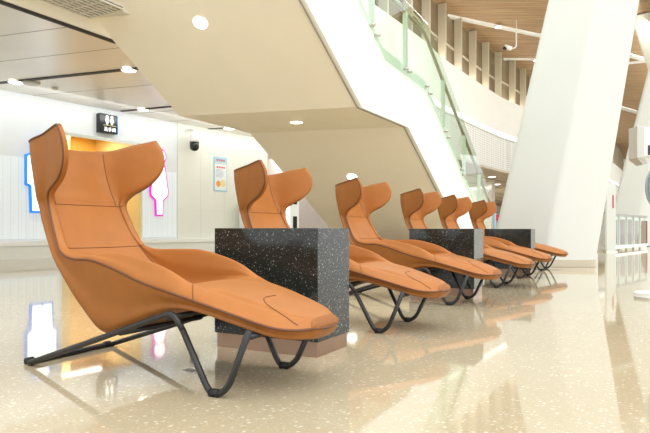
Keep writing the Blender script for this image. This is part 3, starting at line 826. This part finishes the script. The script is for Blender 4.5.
# ceiling camera
q = atz(514, 41, 9.86); q = at(514, 40, 26.5)
r = thing('bullet_camera', 'small white camera hanging from the wooden ceiling on a hooked arm', 'security camera', tuple(q))
MB().tube(fillet([(.1, 0, .9), (.1, 0, -.32), (-.12, 0, -.4)], .1), .03, 8).build('arm', 'white', r, smooth=True)
MB().tube([(-.12, 0, -.38), (-.42, -.05, -.30)], .10, 12).build('housing', 'white', r, smooth=True)
MB().tube([(-.40, -.05, -.36), (-.46, -.06, -.42)], .085, 12).build('lens', 'black', r, smooth=True)

# far walls
structure(MB().box(-20, 80, 80, 80.3, 0, 10).build('wall_back_2', 'cream'))
structure(MB().box(10.0, 10.2, 36, 80, 0, 3.6).build('wall_back_3', 'cream'))
bp_ = thing('barrier_post', 'blue-grey post with a red band behind the farthest chair', 'barrier post', tuple(at(494.5, 229, 15).to_tuple()[:2]) + (0,))
MB().tube([(0, 0, 0), (0, 0, 1.02)], .05, 14).build('post', 'bluegrey', bp_, smooth=True)
MB().box(.0, .16, -.04, .04, .84, .99).build('belt', 'red', bp_)
MB().lathe([(.16, 0), (.16, .02), (.03, .04)], 20).build('base', 'bluegrey', bp_)

# ------------------------------------------------------------------ leaning columns
def column(name, label, base, dx, dy, ztop, scale, m, rnd=.10, basetrim=True):
    cx = sum(p[0] for p in base) / len(base); cy = sum(p[1] for p in base) / len(base)
    r = thing(name, label, 'column', (cx, cy, 0))
    B = fillet([(x - cx, y - cy, 0) for x, y in base] + [(base[0][0] - cx, base[0][1] - cy, 0)], .01)
    # rounded polygon
    pts = [Vector((x - cx, y - cy, 0)) for x, y in base]; n = len(pts); rp = []
    for i in range(n):
        a, b, c = pts[i - 1], pts[i], pts[(i + 1) % n]
        rr = rnd[i] if isinstance(rnd, (list, tuple)) else rnd
        p = b + (a - b).normalized() * rr; q = b + (c - b).normalized() * rr
        for k in range(6):
            t = k / 5; rp.append(p * (1 - t) ** 2 + b * 2 * t * (1 - t) + q * t * t)
    vs = []; fs = []; K = 2; k = len(rp)
    for lvl in range(K):
        f = lvl / (K - 1); z = .02 + (ztop - .02) * f; s = 1 + (scale - 1) * f
        vs += [(p.x * s + dx * z, p.y * s + dy * z, z) for p in rp]
    for lvl in range(K - 1):
        for i in range(k): fs.append((lvl * k + i, lvl * k + (i + 1) % k, (lvl + 1) * k + (i + 1) % k, (lvl + 1) * k + i))
    fs += [tuple(reversed(range(k))), tuple((K - 1) * k + i for i in range(k))]
    sh = MB().add(vs, fs).build('shaft', m, r, smooth=True)
    for e in sh.data.edges: pass
    md = sh.modifiers.new('split', 'EDGE_SPLIT'); md.split_angle = math.radians(30)
    if basetrim:
        g_ = 1.035
        MB().prism([(p.x * g_, p.y * g_, 0) for p in rp], [(p.x * g_, p.y * g_, .125) for p in rp]).build('base_trim', 'basetrim', r, bevel=.006)
    return r
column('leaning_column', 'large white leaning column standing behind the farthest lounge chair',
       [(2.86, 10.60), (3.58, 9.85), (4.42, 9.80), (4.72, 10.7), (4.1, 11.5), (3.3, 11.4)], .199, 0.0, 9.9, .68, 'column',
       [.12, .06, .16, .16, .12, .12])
d = 22.0
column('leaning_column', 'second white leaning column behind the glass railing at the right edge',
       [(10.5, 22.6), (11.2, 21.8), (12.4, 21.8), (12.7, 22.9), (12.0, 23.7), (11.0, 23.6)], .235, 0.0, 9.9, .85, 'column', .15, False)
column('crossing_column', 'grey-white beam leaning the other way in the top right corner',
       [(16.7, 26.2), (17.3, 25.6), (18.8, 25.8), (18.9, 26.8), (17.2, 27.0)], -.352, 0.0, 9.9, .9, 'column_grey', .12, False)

# ------------------------------------------------------------------ right side: low wall, glass railing
ra, rb = Vector((7.9, 16.6, 0)), Vector((13.4, 23.2, 0))
ld = (rb - ra).normalized(); rzb = math.atan2(ld.y, ld.x)
rl = thing('glass_railing', 'low glass railing with steel top rail at the right edge', 'railing', tuple(ra), rzb)
LB = 3.4
nb = 5
for k in range(nb):
    x0 = k * LB / nb * 1.25 + .04; x1 = (k + 1) * LB / nb * 1.25 - .04
    MB().box(x0, x1, -.01, .01, .14, 1.0).build('glass_panel', 'glass', rl)
    MB().box(x0 - .06, x0 - .02, -.03, .03, 0, 1.0).build('post', 'postmetal', rl)
MB().box(-.03, LB * 1.25, -.04, .04, 1.0, 1.06).build('top_rail', 'joint', rl)
MB().box(-.03, LB * 1.25, -.07, .07, .07, .15).build('bottom_rail', 'white', rl)
structure(MB().box(5.4, 7.55, 16.6, 16.75, 0, 1.06).build('wall_low', 'white'))
structure(MB().box(5.4, 7.85, 16.56, 16.60, 0, .06).build('baseboard_low', 'fin'))
structure(MB().box(5.4, 7.9, 16.55, 16.8, 1.06, 1.09).build('trim_18', 'joint'))
ip = thing('info_panel', 'narrow white upright panel between the big column and the glass railing', 'panel', (7.78, 16.35, 0))
MB().box(-.13, .12, -.05, .05, .0, 1.88).build('board', 'column', ip, bevel=.01)
MB().box(.03, .06, -.06, -.05, 1.2, 1.55).build('dark_strip', 'red', ip)
MB().box(-.16, .15, -.09, .09, 0, .03).build('foot', 'steel', ip)
# shop items behind the railing
for k, (px, dd, w_, h_, dp, lab) in enumerate(((625.5, 19.9, .45, .95, .4, 'rust coloured fabric display cabinet seen left through the glass railing'),
                                    (636, 20.85, .6, .92, .4, 'rust coloured fabric display cabinet seen at right through the glass railing'))):
    q = at(px, 229, dd)
    r = thing('display_cabinet', lab, 'cabinet', (q.x, q.y, 0))
    MB().box(-w_ / 2, w_ / 2, -dp / 2, dp / 2, .12, h_).build('body', 'rustcloth', r, bevel=.03)
    MB().box(-w_ / 2 + .03, w_ / 2 - .03, -dp / 2 + .03, dp / 2 - .03, 0, .12).build('plinth', 'white', r)
    MB().box(-w_ / 2 - .02, w_ / 2 + .02, -dp / 2 - .02, dp / 2 + .02, h_, h_ + .03).build('top', 'white', r, bevel=.005)
# device at the right edge
dd = 5.6
q = at(641, 160, dd)
dv = thing('wall_terminal', 'grey metal terminal box cut off by the right edge of the picture', 'terminal', (q.x, q.y, 0))
zt, zb = at(0, 126, dd).z, at(0, 158, dd).z
MB().box(-.035, .035, -.0, .16, zb, zt).build('side_case', 'grey', dv, bevel=.004)
MB().box(.035, .30, .01, .15, zb + .02, zt - .01).build('body', 'lightmachine', dv, bevel=.004)
MB().box(.07, .25, -.002, .01, zb + .03, zb + .12).build('display', 'dark', dv)
MB().box(.085, .24, -.006, -.002, zb + .06, zb + .075).build('display_bar', 'postyellow', dv)
mb = MB(); mb.prism([(-.035, 0, zb), (.035, 0, zb), (.035, .16, zb), (-.035, .16, zb)], [(.03, .02, zb - .06), (.07, .02, zb - .05), (.07, .14, zb - .05), (.03, .14, zb - .06)])
mb.build('bracket', 'grey', dv)
MB().tube([(.20, .08, 0), (.20, .08, zb + .03)], .035, 14).build('pole', 'white', dv, smooth=True)
MB().lathe([(.2, 0), (.2, .02), (.05, .04)], 24, Matrix.Translation((.20, .08, 0))).build('base', 'white', dv)
fq = at(657.5, 187, 5.3)
fn = thing('round_grille', 'round dark mesh grille on a pole at the right edge, below the terminal', 'fan', (fq.x, fq.y, 0))
mb = MB()
Rg = .19
mb.tube([(.095 * math.cos(2 * PI * i / 36), 0, fq.z + Rg * math.sin(2 * PI * i / 36)) for i in range(36)], .008, 6, closed=True)
for k in range(1, 7): mb.tube([(.095 * k / 7 * math.cos(2 * PI * i / 28), -.02, fq.z + Rg * k / 7 * math.sin(2 * PI * i / 28)) for i in range(28)], .004, 5, closed=True)
for k in range(12):
    a = 2 * PI * k / 12; mb.tube([(0, -.02, fq.z), (.095 * math.cos(a), 0, fq.z + Rg * math.sin(a))], .004, 5)
mb.build('wire_guard', 'bluegrey', fn)
mb = MB(); mb.lathe([(.01, 0), (.085, .01), (.085, .05), (.01, .06)], 24, Matrix.Translation((0, .06, fq.z)) @ Matrix.Scale(2, 4, Vector((0, 0, 1))) @ Matrix.Rotation(PI / 2, 4, 'X')); mb.build('back_cover', 'grey', fn, smooth=True)
MB().tube([(0, .06, 0.02), (0, .06, fq.z - .17)], .018, 12).build('pole', 'grey', fn, smooth=True)
MB().lathe([(.16, 0), (.16, .02), (.02, .04)], 24, Matrix.Translation((0, .06, 0))).build('base', 'grey', fn)
bpy.context.view_layer.update()

# ------------------------------------------------------------------ area lights indoors
def area(name, p, aim, sx, sy, power, col=(1, .98, .94), yaw=None):
    l = bpy.data.lights.new(name, 'AREA'); o = bpy.data.objects.new(name, l); COL.objects.link(o)
    l.shape = 'RECTANGLE'; l.size = sx; l.size_y = sy; l.energy = power; l.color = col
    o.location = p
    z = -Vector(aim).normalized(); x = Vector(yaw).normalized(); y = z.cross(x).normalized(); x = y.cross(z)
    o.rotation_euler = Matrix((x, y, z)).transposed().to_euler(); return o
# added area light that brightens the restroom wall from under the ceiling
area('wall_fill', wf(1.0, .9, 3.42), (-WN.x, -WN.y, -.9), 19, .15, 75, (.93, .97, 1.0), tuple(WD))
area('doorway_light', wf((sD0 + sD1) / 2, -1.0, dz + .2), (0, 0, -1), 1.5, .4, 28, (1, .95, .85), tuple(WD))
area('recess_light', wf(11, -1.5, 3.4), (0, 0, -1), 5, .4, 45, (1, .98, .95), tuple(WD))
# added fill lights for wood ceiling and gallery wall, lamps under the gallery
for (a, b) in (((3.0, 21), (9.0, 31)), ((9.5, 31.5), (21, 48.5)), ((22, 50), (32, 66))):
    a, b = Vector((*a, 0)), Vector((*b, 0)); t = (b - a); L_ = t.length; t.normalize(); n = Vector((-t.y, t.x, 0)); m = (a + b) / 2
    area('wood_ceiling_fill', m + n * .35 + Vector((0, 0, 7.5)), (0.5 * -n.x, .5 * -n.y, 1), L_, .3, 9 * L_, (1, .97, .9), tuple(t))  # added light, lifts the dark wood ceiling
    area('fascia_fill', m - n * 7 + Vector((0, 0, 9.3)), (n.x, n.y, -.45), L_, .6, 20 * L_, (.95, 1, .94), tuple(t))  # added light, unseen from the camera, brightens the gallery fascia
    area('gallery_lamps', m + n * 6 + Vector((0, 0, 3.5)), (0, 0, -1), L_, 1.0, 30 * L_, (1, .98, .95), tuple(t))
